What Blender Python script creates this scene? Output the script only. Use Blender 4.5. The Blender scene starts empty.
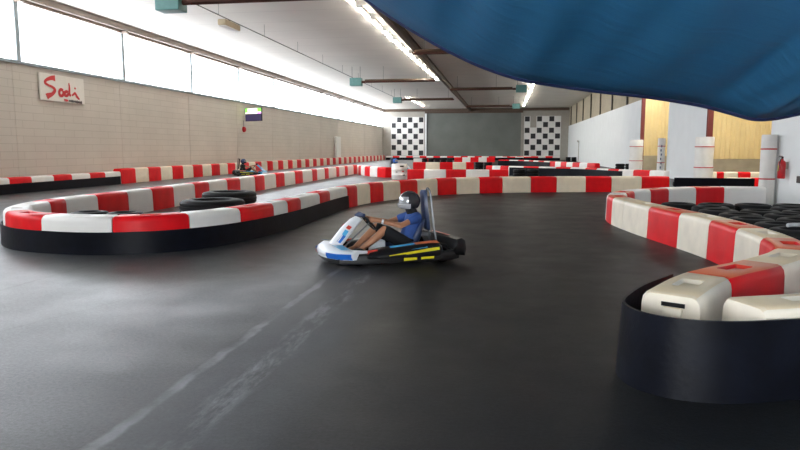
import bpy, bmesh, math, random, bisect
from mathutils import Vector, Matrix
random.seed(7)
PI = math.pi
scene = bpy.context.scene
col = scene.collection

# ------------------------------------------------------------------ helpers
class MB:
    """collects verts and faces for ONE mesh object"""
    def __init__(s): s.v = []; s.f = []; s.m = []
    def face(s, idx, mi=0): s.f.append(tuple(idx)); s.m.append(mi)
    def box(s, x0, x1, y0, y1, z0, z1, mi=0):
        b = len(s.v)
        s.v += [(x, y, z) for z in (z0, z1) for y in (y0, y1) for x in (x0, x1)]
        for q in ((0,2,3,1),(4,5,7,6),(0,1,5,4),(2,6,7,3),(0,4,6,2),(1,3,7,5)):
            s.face([b+i for i in q], mi)
    def rings(s, rings, closed=True, cap=True, mi=0):
        """skin a list of equal-length point rings"""
        b = len(s.v); n = len(rings[0])
        for r in rings: s.v += [tuple(p) for p in r]
        for i in range(len(rings)-1):
            for j in range(n if closed else n-1):
                k = (j+1) % n
                s.face((b+i*n+j, b+i*n+k, b+(i+1)*n+k, b+(i+1)*n+j), mi)
        if cap and closed:
            s.face([b+j for j in reversed(range(n))], mi)
            s.face([b+(len(rings)-1)*n+j for j in range(n)], mi)
    def tube(s, pts, r, n=8, mi=0, cap=True):
        pts = [Vector(p) for p in pts]; rs = r if isinstance(r, (list, tuple)) else [r]*len(pts)
        out = []; up = None
        for i, p in enumerate(pts):
            d = (pts[min(i+1, len(pts)-1)] - pts[max(i-1, 0)]).normalized()
            if up is None:
                a = Vector((0,0,1)) if abs(d.z) < .9 else Vector((1,0,0))
                up = (a - d*a.dot(d)).normalized()
            else:
                up = (up - d*up.dot(d)).normalized()
            w = d.cross(up)
            out.append([p + (up*math.cos(2*PI*k/n) + w*math.sin(2*PI*k/n))*rs[i] for k in range(n)])
        s.rings(out, True, cap, mi)
    def lathe(s, prof, n=24, o=(0,0,0), axis='z', mi=0, closed=False, cap=False):
        rr = []
        for k in range(n):
            a = 2*PI*k/n; c, q = math.cos(a), math.sin(a); ring = []
            for (r, z) in prof:
                p = (r*c, r*q, z) if axis == 'z' else ((r*c, z, r*q) if axis == 'y' else (z, r*c, r*q))
                ring.append((p[0]+o[0], p[1]+o[1], p[2]+o[2]))
            rr.append(ring)
        b = len(s.v); m = len(prof)
        for r in rr: s.v += r
        for i in range(n):
            i2 = (i+1) % n
            for j in range(m if closed else m-1):
                j2 = (j+1) % m
                s.face((b+i*m+j, b+i2*m+j, b+i2*m+j2, b+i*m+j2), mi)
    def build(s, name, mats, parent=None, smooth=None, bevel=None, loc=None):
        me = bpy.data.meshes.new(name)
        me.from_pydata([tuple(v) for v in s.v], [], s.f)
        for m in (mats if isinstance(mats, (list, tuple)) else [mats]): me.materials.append(m)
        for p, mi in zip(me.polygons, s.m): p.material_index = mi
        bm = bmesh.new(); bm.from_mesh(me); bmesh.ops.recalc_face_normals(bm, faces=bm.faces); bm.to_mesh(me); bm.free()
        me.update()
        if smooth is not None:
            me.polygons.foreach_set('use_smooth', [True]*len(me.polygons))
            me.set_sharp_from_angle(angle=math.radians(smooth))
        o = bpy.data.objects.new(name, me); col.objects.link(o)
        if parent: o.parent = parent
        if loc: o.location = loc
        if bevel:
            b = o.modifiers.new('bevel', 'BEVEL'); b.width = bevel; b.segments = 2; b.limit_method = 'ANGLE'
        return o

def tag(o, label=None, cat=None, group=None, kind=None):
    if label: o['label'] = label
    if cat: o['category'] = cat
    if group: o['group'] = group
    if kind: o['kind'] = kind
    return o
def empty(name, loc=(0,0,0), rz=0):
    o = bpy.data.objects.new(name, None); o.empty_display_size = .2; col.objects.link(o)
    o.location = loc; o.rotation_euler = (0, 0, rz); return o
def struct(o): o['kind'] = 'structure'; return o
def copy_tree(o, parent=None):
    c = o.copy(); col.objects.link(c)
    if parent: c.parent = parent; c.matrix_parent_inverse = o.matrix_parent_inverse.copy()
    for ch in list(o.children): copy_tree(ch, c)
    return c
def ordinal(n):
    return {1:'first',2:'second',3:'third',4:'fourth',5:'fifth',6:'sixth',7:'seventh',8:'eighth',9:'ninth',10:'tenth',11:'eleventh',12:'twelfth'}.get(n, '%d%s' % (n, 'th' if 10 <= n % 100 <= 20 else {1:'st',2:'nd',3:'rd'}.get(n % 10, 'th')))

# ------------------------------------------------------------------ materials
def mat(name, c, rough=.5, var=0., vscale=6., bump=0., bscale=40., metal=0., rnd=0., spec=.5, emit=None, trans=0.):
    m = bpy.data.materials.new(name); m.use_nodes = True
    nt = m.node_tree; N = nt.nodes; Lk = nt.links; b = N['Principled BSDF']
    b.inputs['Base Color'].default_value = (*c, 1); b.inputs['Roughness'].default_value = rough
    b.inputs['Metallic'].default_value = metal; b.inputs['Specular IOR Level'].default_value = spec
    if emit: b.inputs['Emission Color'].default_value = (*emit[0], 1); b.inputs['Emission Strength'].default_value = emit[1]
    tc = N.new('ShaderNodeTexCoord')
    if var or rnd:
        src = None
        mx = N.new('ShaderNodeHueSaturation'); mx.inputs['Color'].default_value = (*c, 1)
        add = N.new('ShaderNodeMath'); add.operation = 'ADD'; add.inputs[0].default_value = 1.; add.inputs[1].default_value = 0
        if var:
            no = N.new('ShaderNodeTexNoise'); no.inputs['Scale'].default_value = vscale; no.inputs['Detail'].default_value = 5
            Lk.new(tc.outputs['Object'], no.inputs['Vector'])
            mr = N.new('ShaderNodeMapRange'); mr.inputs[1].default_value = .3; mr.inputs[2].default_value = .7
            mr.inputs[3].default_value = 1-var; mr.inputs[4].default_value = 1+var
            Lk.new(no.outputs['Fac'], mr.inputs[0]); Lk.new(mr.outputs[0], add.inputs[0])
        if rnd:
            oi = N.new('ShaderNodeObjectInfo'); r2 = N.new('ShaderNodeMapRange'); r2.inputs[3].default_value = -rnd; r2.inputs[4].default_value = rnd
            Lk.new(oi.outputs['Random'], r2.inputs[0]); Lk.new(r2.outputs[0], add.inputs[1])
        Lk.new(add.outputs[0], mx.inputs['Value']); Lk.new(mx.outputs[0], b.inputs['Base Color'])
    if bump:
        nb = N.new('ShaderNodeTexNoise'); nb.inputs['Scale'].default_value = bscale; nb.inputs['Detail'].default_value = 4
        Lk.new(tc.outputs['Object'], nb.inputs['Vector'])
        bp = N.new('ShaderNodeBump'); bp.inputs['Strength'].default_value = bump; bp.inputs['Distance'].default_value = .01
        Lk.new(nb.outputs['Fac'], bp.inputs['Height']); Lk.new(bp.outputs[0], b.inputs['Normal'])
    return m

M = {}
M['red'] = mat('red_plastic', (.80,.004,.010), .42, .10, 3, rnd=.05, spec=.22)
M['white'] = mat('white_plastic', (.90,.87,.83), .42, .03, 3, rnd=.03, spec=.3)
M['cream'] = mat('white_plastic_warm_lit', (.90,.79,.62), .42, .05, 4, rnd=.04, spec=.3)  # white plastic again, warm light on those rows tinted into the colour
M['rubber'] = mat('rubber_belt', (.0035,.0045,.009), .45, .35, 5, bump=.25, bscale=18, spec=.13)
M['tyre'] = mat('tyre_rubber', (.007,.007,.008), .62, .3, 8, bump=.2, spec=.25)
M['steel_brown'] = mat('brown_painted_steel', (.11,.07,.045), .55, .15)
M['rust'] = mat('rusty_tube', (.10,.035,.022), .55, .25, 10)
M['teal'] = mat('teal_enamel', (.13,.30,.28), .4, .06)
M['grey_paint'] = mat('grey_paint', (.40,.37,.32), .6, .06, 2)
M['white_panel'] = mat('white_wall_panel', (.82,.85,.85), .6, .025, 1.2)
M['beige_clad'] = mat('beige_cladding', (.50,.44,.32), .6, .08, 1.5)
M['yellow_clad'] = mat('yellow_cladding', (.78,.60,.29), .55, .05, 1.5)
M['plinth'] = mat('concrete_plinth', (.40,.34,.24), .8, .12, 2)
M['red_post'] = mat('red_brown_post', (.20,.03,.025), .5, .1)
M['dark_post'] = mat('dark_post', (.07,.06,.045), .6, .1)
M['pad'] = mat('white_padding', (.80,.78,.74), .5, .05, 4, bump=.3, bscale=7)
M['strap'] = mat('red_strap', (.55,.03,.03), .5)
M['black'] = mat('black_plastic', (.008,.008,.009), .4, .1, spec=.35)
M['door'] = mat('roller_door', (.20,.215,.195), .55, .1, .5)
M['mullion'] = mat('window_metal', (.34,.40,.42), .45, .05)
M['duct'] = mat('gutter_metal', (.27,.21,.17), .5, .1, 2)
M['sq_black'] = mat('black_square_paint', (.015,.015,.018), .5)
M['sq_white'] = mat('white_square_paint', (.82,.81,.78), .55, .03)
M['tube'] = mat('lit_tube', (1,1,1), .5, emit=((1,.95,.84), 18.))
M['chrome'] = mat('chrome', (.6,.6,.6), .2, metal=1.)
M['k_white'] = mat('kart_white', (.75,.78,.82), .3)
M['k_blue'] = mat('kart_blue', (.01,.13,.55), .3)
M['k_lblue'] = mat('kart_light_blue', (.08,.42,.72), .3)
M['k_red'] = mat('kart_red', (.62,.05,.03), .3)
M['k_yellow'] = mat('kart_yellow', (.75,.68,.02), .35)
M['k_orange'] = mat('kart_orange', (.75,.17,.05), .35)
M['k_frame'] = mat('kart_frame', (.16,.17,.19), .35, metal=.6)
M['skin'] = mat('skin', (.42,.19,.10), .5, .06, 10)
M['shirt'] = mat('blue_shirt', (.03,.085,.30), .8, .12, 10)
M['shorts'] = mat('black_shorts', (.010,.010,.012), .8)
M['shoe'] = mat('shoe', (.25,.03,.03), .6)
M['helmet'] = mat('grey_helmet', (.035,.035,.04), .22)
M['helmet_silver'] = mat('silver_helmet', (.62,.64,.67), .25, metal=.3)
M['visor'] = mat('visor', (.50,.52,.55), .15, metal=.5)
M['paper'] = mat('sign_board', (.86,.81,.72), .6, .02)
M['sign_red'] = mat('sign_red', (.68,.03,.03), .5)
M['ext_red'] = mat('extinguisher_red', (.55,.01,.015), .3)
M['yellow_label'] = mat('yellow_label', (.75,.60,.10), .5)
M['grey_strip'] = mat('pale_hose', (.50,.52,.55), .4)
M['lamp_tan'] = mat('tan_fitting', (.48,.38,.24), .5)
M['navy'] = mat('navy_plastic', (.03,.05,.12), .35)
def screen_mat(name, c, e): return mat(name, (0.01,.01,.01), .3, emit=(c, e))
M['s_green'] = screen_mat('screen_green', (.16,.75,.06), 1.0)
M['s_cream'] = screen_mat('screen_cream', (.95,.95,.60), 1.0)
M['s_orange'] = screen_mat('screen_orange', (1,.40,.22), 1.0)
M['s_mag'] = screen_mat('screen_magenta', (.70,.25,.80), 1.0)
M['s_dark'] = screen_mat('screen_dark', (.016,.012,.035), 1.0)

# sun-faded top faces of the plastic blocks (a property of the plastic: the upward side has bleached)
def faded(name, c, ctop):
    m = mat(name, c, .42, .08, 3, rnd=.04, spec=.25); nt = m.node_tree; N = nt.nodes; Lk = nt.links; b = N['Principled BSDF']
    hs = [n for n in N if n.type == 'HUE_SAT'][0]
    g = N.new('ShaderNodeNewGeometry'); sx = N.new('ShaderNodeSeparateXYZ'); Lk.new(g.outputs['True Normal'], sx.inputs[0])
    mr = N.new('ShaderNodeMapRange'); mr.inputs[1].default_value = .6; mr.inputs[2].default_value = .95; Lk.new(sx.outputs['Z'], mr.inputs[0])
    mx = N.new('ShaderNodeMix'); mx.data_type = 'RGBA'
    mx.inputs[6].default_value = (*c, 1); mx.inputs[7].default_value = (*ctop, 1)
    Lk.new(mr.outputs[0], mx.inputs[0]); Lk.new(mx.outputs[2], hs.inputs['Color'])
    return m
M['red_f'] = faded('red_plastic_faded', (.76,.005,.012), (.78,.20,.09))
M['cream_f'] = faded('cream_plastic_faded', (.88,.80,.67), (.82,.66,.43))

def brick_wall():
    m = mat('painted_block_wall', (.44,.355,.275), .75); nt = m.node_tree; N = nt.nodes; Lk = nt.links; b = N['Principled BSDF']
    g = N.new('ShaderNodeNewGeometry'); sx = N.new('ShaderNodeSeparateXYZ'); Lk.new(g.outputs['Position'], sx.inputs[0])
    cb = N.new('ShaderNodeCombineXYZ'); Lk.new(sx.outputs['Y'], cb.inputs[0]); Lk.new(sx.outputs['Z'], cb.inputs[1])
    br = N.new('ShaderNodeTexBrick'); br.inputs['Scale'].default_value = 1.; br.inputs['Brick Width'].default_value = 1.2; br.inputs['Row Height'].default_value = .30
    br.inputs['Mortar Size'].default_value = .012; br.inputs['Mortar Smooth'].default_value = .4
    br.inputs['Color1'].default_value = (.68,.615,.53,1); br.inputs['Color2'].default_value = (.66,.595,.51,1); br.inputs['Mortar'].default_value = (.54,.475,.395,1)
    Lk.new(cb.outputs[0], br.inputs['Vector'])
    no = N.new('ShaderNodeTexNoise'); no.inputs['Scale'].default_value = .5; no.inputs['Detail'].default_value = 6; Lk.new(g.outputs['Position'], no.inputs['Vector'])
    mr = N.new('ShaderNodeMapRange'); mr.inputs[3].default_value = .88; mr.inputs[4].default_value = 1.1; Lk.new(no.outputs['Fac'], mr.inputs[0])
    hs = N.new('ShaderNodeHueSaturation'); Lk.new(br.outputs['Color'], hs.inputs['Color']); Lk.new(mr.outputs[0], hs.inputs['Value'])
    Lk.new(hs.outputs[0], b.inputs['Base Color'])
    return m
M['wall'] = brick_wall()

def floor_mat():
    m = mat('asphalt_floor', (.04,.04,.04), .5); nt = m.node_tree; N = nt.nodes; Lk = nt.links; b = N['Principled BSDF']; b.inputs['Specular IOR Level'].default_value = .42
    g = N.new('ShaderNodeNewGeometry'); sx = N.new('ShaderNodeSeparateXYZ'); Lk.new(g.outputs['Position'], sx.inputs[0])
    def math_(op, a, c, clamp=False):
        n = N.new('ShaderNodeMath'); n.operation = op; n.use_clamp = clamp
        for i, v in enumerate((a, c)):
            if isinstance(v, (int, float)): n.inputs[i].default_value = v
            elif v is not None: Lk.new(v, n.inputs[i])
        return n.outputs[0]
    def noise(scale, detail=5, vec=None, rough=.5):
        n = N.new('ShaderNodeTexNoise'); n.inputs['Scale'].default_value = scale; n.inputs['Detail'].default_value = detail; n.inputs['Roughness'].default_value = rough
        Lk.new(vec or g.outputs['Position'], n.inputs['Vector']); return n.outputs['Fac']
    def rng(v, a, c, o0, o1, smooth=True):
        n = N.new('ShaderNodeMapRange'); n.interpolation_type = 'SMOOTHSTEP' if smooth else 'LINEAR'
        for i, q in enumerate((a, c, o0, o1)): n.inputs[i+1].default_value = q
        Lk.new(v, n.inputs[0]); return n.outputs[0]
    X, Y = sx.outputs['X'], sx.outputs['Y']
    wob = math_('MULTIPLY', math_('SUBTRACT', noise(3.5, 6), .5), .10)
    Xw = math_('ADD', X, wob)
    def band(x0, x1, soft, src=Xw):
        return math_('MULTIPLY', rng(src, x0-soft, x0+soft, 0, 1), rng(src, x1-soft, x1+soft, 1, 0))
    fade = rng(Y, 7.0, 9.5, 1, 0)                     # the repair strip ends on the racing line
    strip = math_('MULTIPLY', math_('MULTIPLY', rng(Xw, -2.19, -2.13, 0, 1), rng(Xw, -1.5, -1.05, 1, 0)), fade)
    edge = math_('MULTIPLY', math_('MULTIPLY', band(-2.20, -2.12, .02), fade), rng(noise(1.6, 5), .35, .62, .15, 1))
    cvec = N.new('ShaderNodeMapping'); cvec.inputs['Scale'].default_value = (5, 1.1, 1); Lk.new(g.outputs['Position'], cvec.inputs['Vector'])
    wide = math_('ADD', X, math_('MULTIPLY', math_('SUBTRACT', noise(1.1, 4), .5), .22))
    crack = math_('MULTIPLY', math_('MULTIPLY', band(-1.84, -1.64, .07, wide), fade), rng(noise(1.6, 9, cvec.outputs[0], .75), .44, .66, 0, 1))
    # rubbered racing line: broad, darker, curved band through the kart
    speck = noise(38, 5, rough=.75)
    mott = noise(1.3, 8, rough=.65)
    v = math_('MULTIPLY', rng(mott, .3, .7, .75, 1.25, False), rng(speck, .34, .66, .4, 1.6, False))
    left = rng(math_('ADD', X, math_('MULTIPLY', math_('SUBTRACT', noise(.5, 3), .5), 2.)), -4.2, -.8, 1, 0)   # window sheen painted in: paler, glossier floor on the left
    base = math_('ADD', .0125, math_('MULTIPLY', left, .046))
    tot = math_('MULTIPLY', base, v)
    tot = math_('ADD', tot, math_('MULTIPLY', math_('MULTIPLY', strip, rng(mott, .35, .65, .5, 1.4, False)), .046))
    tot = math_('ADD', tot, math_('MULTIPLY', edge, .14))
    tot = math_('ADD', tot, math_('MULTIPLY', crack, .13))
    seam = math_('ADD', band(-5.66, -5.63, .012), math_('MULTIPLY', band(-3.62, -3.60, .01, math_('SUBTRACT', Xw, math_('MULTIPLY', math_('SUBTRACT', Y, 7.4), .3))), rng(Y, 8, 9, 1, 0)))
    tot = math_('MULTIPLY', tot, math_('SUBTRACT', 1, math_('MULTIPLY', seam, .45)))
    cc = N.new('ShaderNodeCombineColor')
    Lk.new(tot, cc.inputs[0]); Lk.new(math_('MULTIPLY', tot, 1.02), cc.inputs[1]); Lk.new(math_('MULTIPLY', tot, 1.07), cc.inputs[2])
    Lk.new(cc.outputs[0], b.inputs['Base Color'])
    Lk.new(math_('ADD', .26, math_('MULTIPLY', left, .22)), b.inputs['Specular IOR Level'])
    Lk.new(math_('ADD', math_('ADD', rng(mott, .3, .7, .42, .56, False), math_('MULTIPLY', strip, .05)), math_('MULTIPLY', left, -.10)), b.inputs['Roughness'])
    bp = N.new('ShaderNodeBump'); bp.inputs['Strength'].default_value = .35; bp.inputs['Distance'].default_value = .006
    Lk.new(speck, bp.inputs['Height']); Lk.new(bp.outputs[0], b.inputs['Normal'])
    return m
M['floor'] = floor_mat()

def ceil_mat():
    m = mat('ceiling_sheet', (.66,.62,.56), .7); nt = m.node_tree; N = nt.nodes; Lk = nt.links; b = N['Principled BSDF']
    g = N.new('ShaderNodeNewGeometry'); sx = N.new('ShaderNodeSeparateXYZ'); Lk.new(g.outputs['Position'], sx.inputs[0])
    w = N.new('ShaderNodeMath'); w.operation = 'FRACT'; d = N.new('ShaderNodeMath'); d.operation = 'DIVIDE'; d.inputs[1].default_value = 2.27
    Lk.new(sx.outputs['Y'], d.inputs[0]); Lk.new(d.outputs[0], w.inputs[0])
    mr = N.new('ShaderNodeMapRange'); mr.inputs[1].default_value = 0; mr.inputs[2].default_value = .03; mr.inputs[3].default_value = .75; mr.inputs[4].default_value = 1
    Lk.new(w.outputs[0], mr.inputs[0])
    no = N.new('ShaderNodeTexNoise'); no.inputs['Scale'].default_value = .35; Lk.new(g.outputs['Position'], no.inputs['Vector'])
    m2 = N.new('ShaderNodeMapRange'); m2.inputs[3].default_value = .9; m2.inputs[4].default_value = 1.1; Lk.new(no.outputs['Fac'], m2.inputs[0])
    mu = N.new('ShaderNodeMath'); mu.operation = 'MULTIPLY'; Lk.new(mr.outputs[0], mu.inputs[0]); Lk.new(m2.outputs[0], mu.inputs[1])
    hs = N.new('ShaderNodeHueSaturation'); hs.inputs['Color'].default_value = (.78,.74,.68,1); Lk.new(mu.outputs[0], hs.inputs['Value']); Lk.new(hs.outputs[0], b.inputs['Base Color'])
    return m
M['ceiling'] = ceil_mat()

def glass_mat():
    m = bpy.data.materials.new('window_glass'); m.use_nodes = True; nt = m.node_tree; N = nt.nodes; N.clear()
    o = N.new('ShaderNodeOutputMaterial'); t = N.new('ShaderNodeBsdfTransparent'); t.inputs[0].default_value = (.97,.98,1,1)
    gl = N.new('ShaderNodeBsdfGlossy'); gl.inputs['Roughness'].default_value = .1; mx = N.new('ShaderNodeMixShader'); mx.inputs[0].default_value = .05
    nt.links.new(t.outputs[0], mx.inputs[1]); nt.links.new(gl.outputs[0], mx.inputs[2]); nt.links.new(mx.outputs[0], o.inputs[0])
    return m
M['glass'] = glass_mat()

def tarp_mat():
    m = mat('blue_tarpaulin', (.016,.09,.20), .45); nt = m.node_tree; N = nt.nodes; Lk = nt.links; b = N['Principled BSDF']
    tc = N.new('ShaderNodeTexCoord')
    no = N.new('ShaderNodeTexNoise'); no.inputs['Scale'].default_value = 1.2; no.inputs['Detail'].default_value = 6; Lk.new(tc.outputs['Object'], no.inputs['Vector'])
    rp = N.new('ShaderNodeValToRGB'); rp.color_ramp.elements[0].color = (.026,.15,.30,1); rp.color_ramp.elements[1].color = (.055,.235,.41,1)
    Lk.new(no.outputs['Fac'], rp.inputs[0]); Lk.new(rp.outputs[0], b.inputs['Base Color'])
    mp = N.new('ShaderNodeMapping'); mp.inputs['Rotation'].default_value = (0,0,.75); mp.inputs['Scale'].default_value = (.7, 11, 3)
    Lk.new(tc.outputs['Object'], mp.inputs['Vector'])
    wv = N.new('ShaderNodeTexNoise'); wv.inputs['Scale'].default_value = 1.; wv.inputs['Detail'].default_value = 5; Lk.new(mp.outputs[0], wv.inputs['Vector'])
    bp = N.new('ShaderNodeBump'); bp.inputs['Strength'].default_value = .45; bp.inputs['Distance'].default_value = .03
    Lk.new(wv.outputs['Fac'], bp.inputs['Height']); Lk.new(bp.outputs[0], b.inputs['Normal'])
    out = N['Material Output']; tl = N.new('ShaderNodeBsdfTranslucent'); tl.inputs[0].default_value = (.08,.34,.75,1)
    ms = N.new('ShaderNodeMixShader'); ms.inputs[0].default_value = .3
    Lk.new(b.outputs[0], ms.inputs[1]); Lk.new(tl.outputs[0], ms.inputs[2]); Lk.new(ms.outputs[0], out.inputs['Surface'])
    return m
M['tarp'] = tarp_mat()
M['hem'] = mat('tarp_hem', (.006,.016,.075), .5, .1)

# ------------------------------------------------------------------ the hall
XL, XR, Y0, Y1, ZC, SILL, WTOP = -18.3, 9.0, -5.18, 96.0, 7.5, 4.87, 7.2
BAY = 6.82; POSTS = [22.1 + BAY*k for k in range(-4, 11)]         # frame lines along the hall
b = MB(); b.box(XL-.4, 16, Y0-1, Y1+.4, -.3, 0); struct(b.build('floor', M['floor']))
b = MB(); b.box(XL-.4, XR+.4, Y0-1, Y1+.4, ZC, ZC+.2); struct(b.build('ceiling', M['ceiling']))
b = MB(); b.box(XL-.35, XL, Y0-1, Y1+.2, 0, SILL)
for y in POSTS:
    b.box(XL, XL+.012, y-.25, y+.25, 0, SILL-.06)                    # shallow piers
b.box(XL-.35, XL, Y0-1, Y1+.2, WTOP, ZC)
struct(b.build('wall_left', M['wall']))
b = MB(); b.box(XL-.05, XL+.10, Y0-1, Y1, SILL-.06, SILL+.05); struct(b.build('trim_1', M['mullion']))
b = MB(); b.box(XL-.02, XL+.16, Y0-1, Y1-.1, WTOP-.10, WTOP+.02); b.box(XL+.02, XL+.34, Y0-1, Y1-.1, WTOP+.02, WTOP+.30)
for y in POSTS[1:]: b.box(XL, XL+.42, y-.10, y+.10, WTOP-.14, WTOP-.02)
struct(b.build('trim_2', M['duct']))
for i in range(len(POSTS)):
    y0 = POSTS[i]; y1 = POSTS[i+1] if i+1 < len(POSTS) else Y1
    if y1 - y0 < 1: continue
    fb = MB(); fb.box(XL-.16, XL+.14, y0-.11, y0+.11, SILL+.05, WTOP-.1)
    for k in (1, 2):                                                # thin glazing bars
        ym = y0 + (y1-y0)*k/3; fb.box(XL-.10, XL-.08, ym-.012, ym+.012, SILL+.05, WTOP-.1)
    fr = struct(fb.build('window_%d' % (i+1), M['mullion']))
    pb = MB(); pb.box(XL-.12, XL-.112, y0+.11, y1-.11, SILL+.05, WTOP-.1); pb.build('pane', M['glass'], fr)
    li = bpy.data.lights.new('sky_portal', 'AREA'); li.shape = 'RECTANGLE'; li.size = y1-y0-.1; li.size_y = WTOP-SILL-.15
    li.cycles.is_portal = True
    lo = bpy.data.objects.new('sky_portal', li); col.objects.link(lo)
    lo.location = (XL-.2, (y0+y1)/2, (SILL+WTOP)/2); lo.rotation_euler = (PI/2, 0, -PI/2)

# far wall with roller door
b = MB()
b.box(XL, -11.7, Y1, Y1+.3, 0, ZC); b.box(2.35, XR+.3, Y1, Y1+.3, 0, ZC); b.box(-11.7, 2.35, Y1, Y1+.3, 6.95, ZC)
struct(b.build('wall_far', M['grey_paint']))
prof = []
z = 0
while z < 6.9:
    prof += [(Y1+.12, z), (Y1+.07, z+.03), (Y1+.07, z+.12), (Y1+.12, z+.15)]; z += .15
b = MB(); b.rings([[(x, y, z) for (y, z) in prof] for x in (-11.7, 2.35)], closed=False, cap=False)
d = struct(b.build('door_1', M['door']))
b = MB(); b.box(-11.85, -11.6, Y1-.12, Y1, 0, 6.95); b.build('door_guide', M['white_panel'], d)
b = MB(); b.box(2.25, 2.5, Y1-.12, Y1, 0, 6.95); b.build('door_guide', M['grey_paint'], d)
b = MB(); b.box(-11.85, 2.5, Y1-.3, Y1, 6.85, 7.15); b.build('door_header', M['steel_brown'], d)
# unseen back wall behind the spectators, opening added to light tarpaulin, kart and blocks
b = MB(); b.box(XL, -4, Y0-1, Y0-.8, 0, ZC); b.box(3, 8, Y0-1, Y0-.8, 0, ZC); b.box(-4, 3, Y0-1, Y0-.8, 3.4, ZC); struct(b.build('wall_back', M['grey_paint']))
li = bpy.data.lights.new('sky_portal', 'AREA'); li.shape = 'RECTANGLE'; li.size = 7.0; li.size_y = 3.4; li.cycles.is_portal = True
lo = bpy.data.objects.new('sky_portal', li); col.objects.link(lo); lo.location = (-.5, Y0-1.05, 1.7); lo.rotation_euler = (PI/2, 0, PI)

# right side of the hall
def corrugated(p0, p1, z0, z1, pitch=.30, depth=.04):
    p0 = Vector(p0); p1 = Vector(p1); L = (p1-p0).length; d = (p1-p0)/L; n = Vector((-d.y, d.x)); pts = []
    k = 0
    while k*pitch < L:
        for f, h in ((0,0),(.40,0),(.48,1),(.92,1)):
            s = min((k+f)*pitch, L); pts.append(p0 + d*s + n*(h*depth))
        k += 1
    bb = MB(); bb.rings([[(p.x, p.y, z) for p in pts] for z in (z0, z1)], closed=False, cap=False)
    return bb
PT = 4.9
b = MB(); b.box(XR, XR+.12, 45.3, Y1, 0, PT); b.box(XR, XR+.12, 30.95, 38.2, 0, 6.9)
w = struct(b.build('wall_right', M['white_panel']))
b = corrugated((XR+.1, 45.3), (XR+.1, Y1), PT, ZC, .34, -.05); b.build('upper_cladding', M['beige_clad'], w)
b = corrugated((XR+.1, 20.4), (XR+.1, 45.3), 6.9, ZC, .34, -.05); b.build('upper_cladding', M['beige_clad'], w)
for i, y in enumerate((51.2, 58.2, 65.2, 72.2, 79.2, 86.2, 93.2)):
    b = MB(); b.box(XR-.02, XR+.08, y-.16, y+.16, PT, ZC-.01); struct(b.build('trim_%d' % (10+i), M['dark_post']))
b = MB(); b.box(7.6, 8.0, Y0-1, 20.2, 0, ZC); struct(b.build('wall_right_near', M['white_panel']))
b = MB(); b.box(8.0, XR+.3, 20.2, 20.4, 0, ZC); struct(b.build('wall_return', M['white_panel']))
# annexe seen through the two open bays
for i, (ya, nm) in enumerate(((33.5, 'wall_annexe_near'), (49.0, 'wall_annexe_far'))):
    b = corrugated((XR+.14, ya), (15.2, ya), 1.12, 7.2, .22, -.035); w = struct(b.build(nm, M['yellow_clad']))
    b = MB(); b.box(XR+.14, 15.2, ya, ya+.25, 0, 1.12); b.build('plinth', M['plinth'], w)
b = MB(); b.box(15.2, 15.4, 20.4, 49.2, 0, 7.2); struct(b.build('wall_annexe_side', M['yellow_clad']))
b = MB(); b.box(8.0, 15.4, 20.2, 20.4, 0, 7.2); struct(b.build('wall_annexe_front', M['yellow_clad']))
b = MB(); b.box(10.9, 15.4, 20.2, 49.3, 7.2, 7.35); struct(b.build('ceiling_annexe_shade', M['beige_clad']))  # unseen roof added to dim the yellow walls, gap left for daylight
# red-brown posts standing at the open bays
for y, lab in ((30.78, 'red-brown steel post at the near end of the narrow white wall panel'), (45.12, 'red-brown steel post at the near end of the long white wall panel')):
    b = MB(); b.box(XR-.10, XR+.12, y-.14, y-.11, 0, ZC-.01); b.box(XR-.10, XR+.12, y+.05, y+.08, 0, ZC-.01); b.box(XR-.005, XR+.025, y-.11, y+.05, 0, ZC-.01)
    tag(b.build('steel_post', M['red_post']), lab, 'post', 'red-brown steel posts')
def pad(x, y, h, r, label, print_=False):
    root = empty('padded_post', (x, y, 0)); tag(root, label, 'padded post', 'white padded posts')
    bb = MB(); bb.lathe([(r*.2,0),(r*.97,0),(r,.05),(r*1.02,h*.3),(r*.97,h*.5),(r*1.01,h*.75),(r,h-.05),(r*.95,h),(r*.2,h)], 20)
    bb.build('padding', M['pad'], root, 50)
    for zz in (h*.38, h*.80):
        sb = MB(); sb.lathe([(r*1.03,zz-.02),(r*1.04,zz-.02),(r*1.04,zz+.02),(r*1.03,zz+.02)], 20, closed=True); sb.build('strap', M['strap'], root)
    if print_:
        for k in range(6):
            pb = MB(); a = -2.0+.12*(k % 2); zz = .5+k*.24
            pb.rings([[(r*1.035*math.cos(a+t), r*1.035*math.sin(a+t), zz+dz) for t in (0,.14,.28)] for dz in (0,.13)], closed=False, cap=False)
            pb.build('printed_letter', M['navy'], root)
    return root
pad(8.55, 29.75, 2.12, .38, 'white padded post on the red-brown post beside the yellow wall')
pad(8.52, 44.3, 2.2, .42, 'white padded post farthest away, beside the small far extinguisher')
pad(8.72, 38.3, 2.2, .2, 'slim white padded post with dark lettering down its side', True)
pad(7.36, 19.65, 2.0, .20, 'white padded post at the corner of the near white wall')
b = MB(); b.box(XL+.06, XL+.34, 67.8, 69.6, 0, 2.95)
tag(b.build('wall_pad', M['pad'], bevel=.05), 'pale upright padded panel against the beige block wall', 'wall pad')

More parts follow.
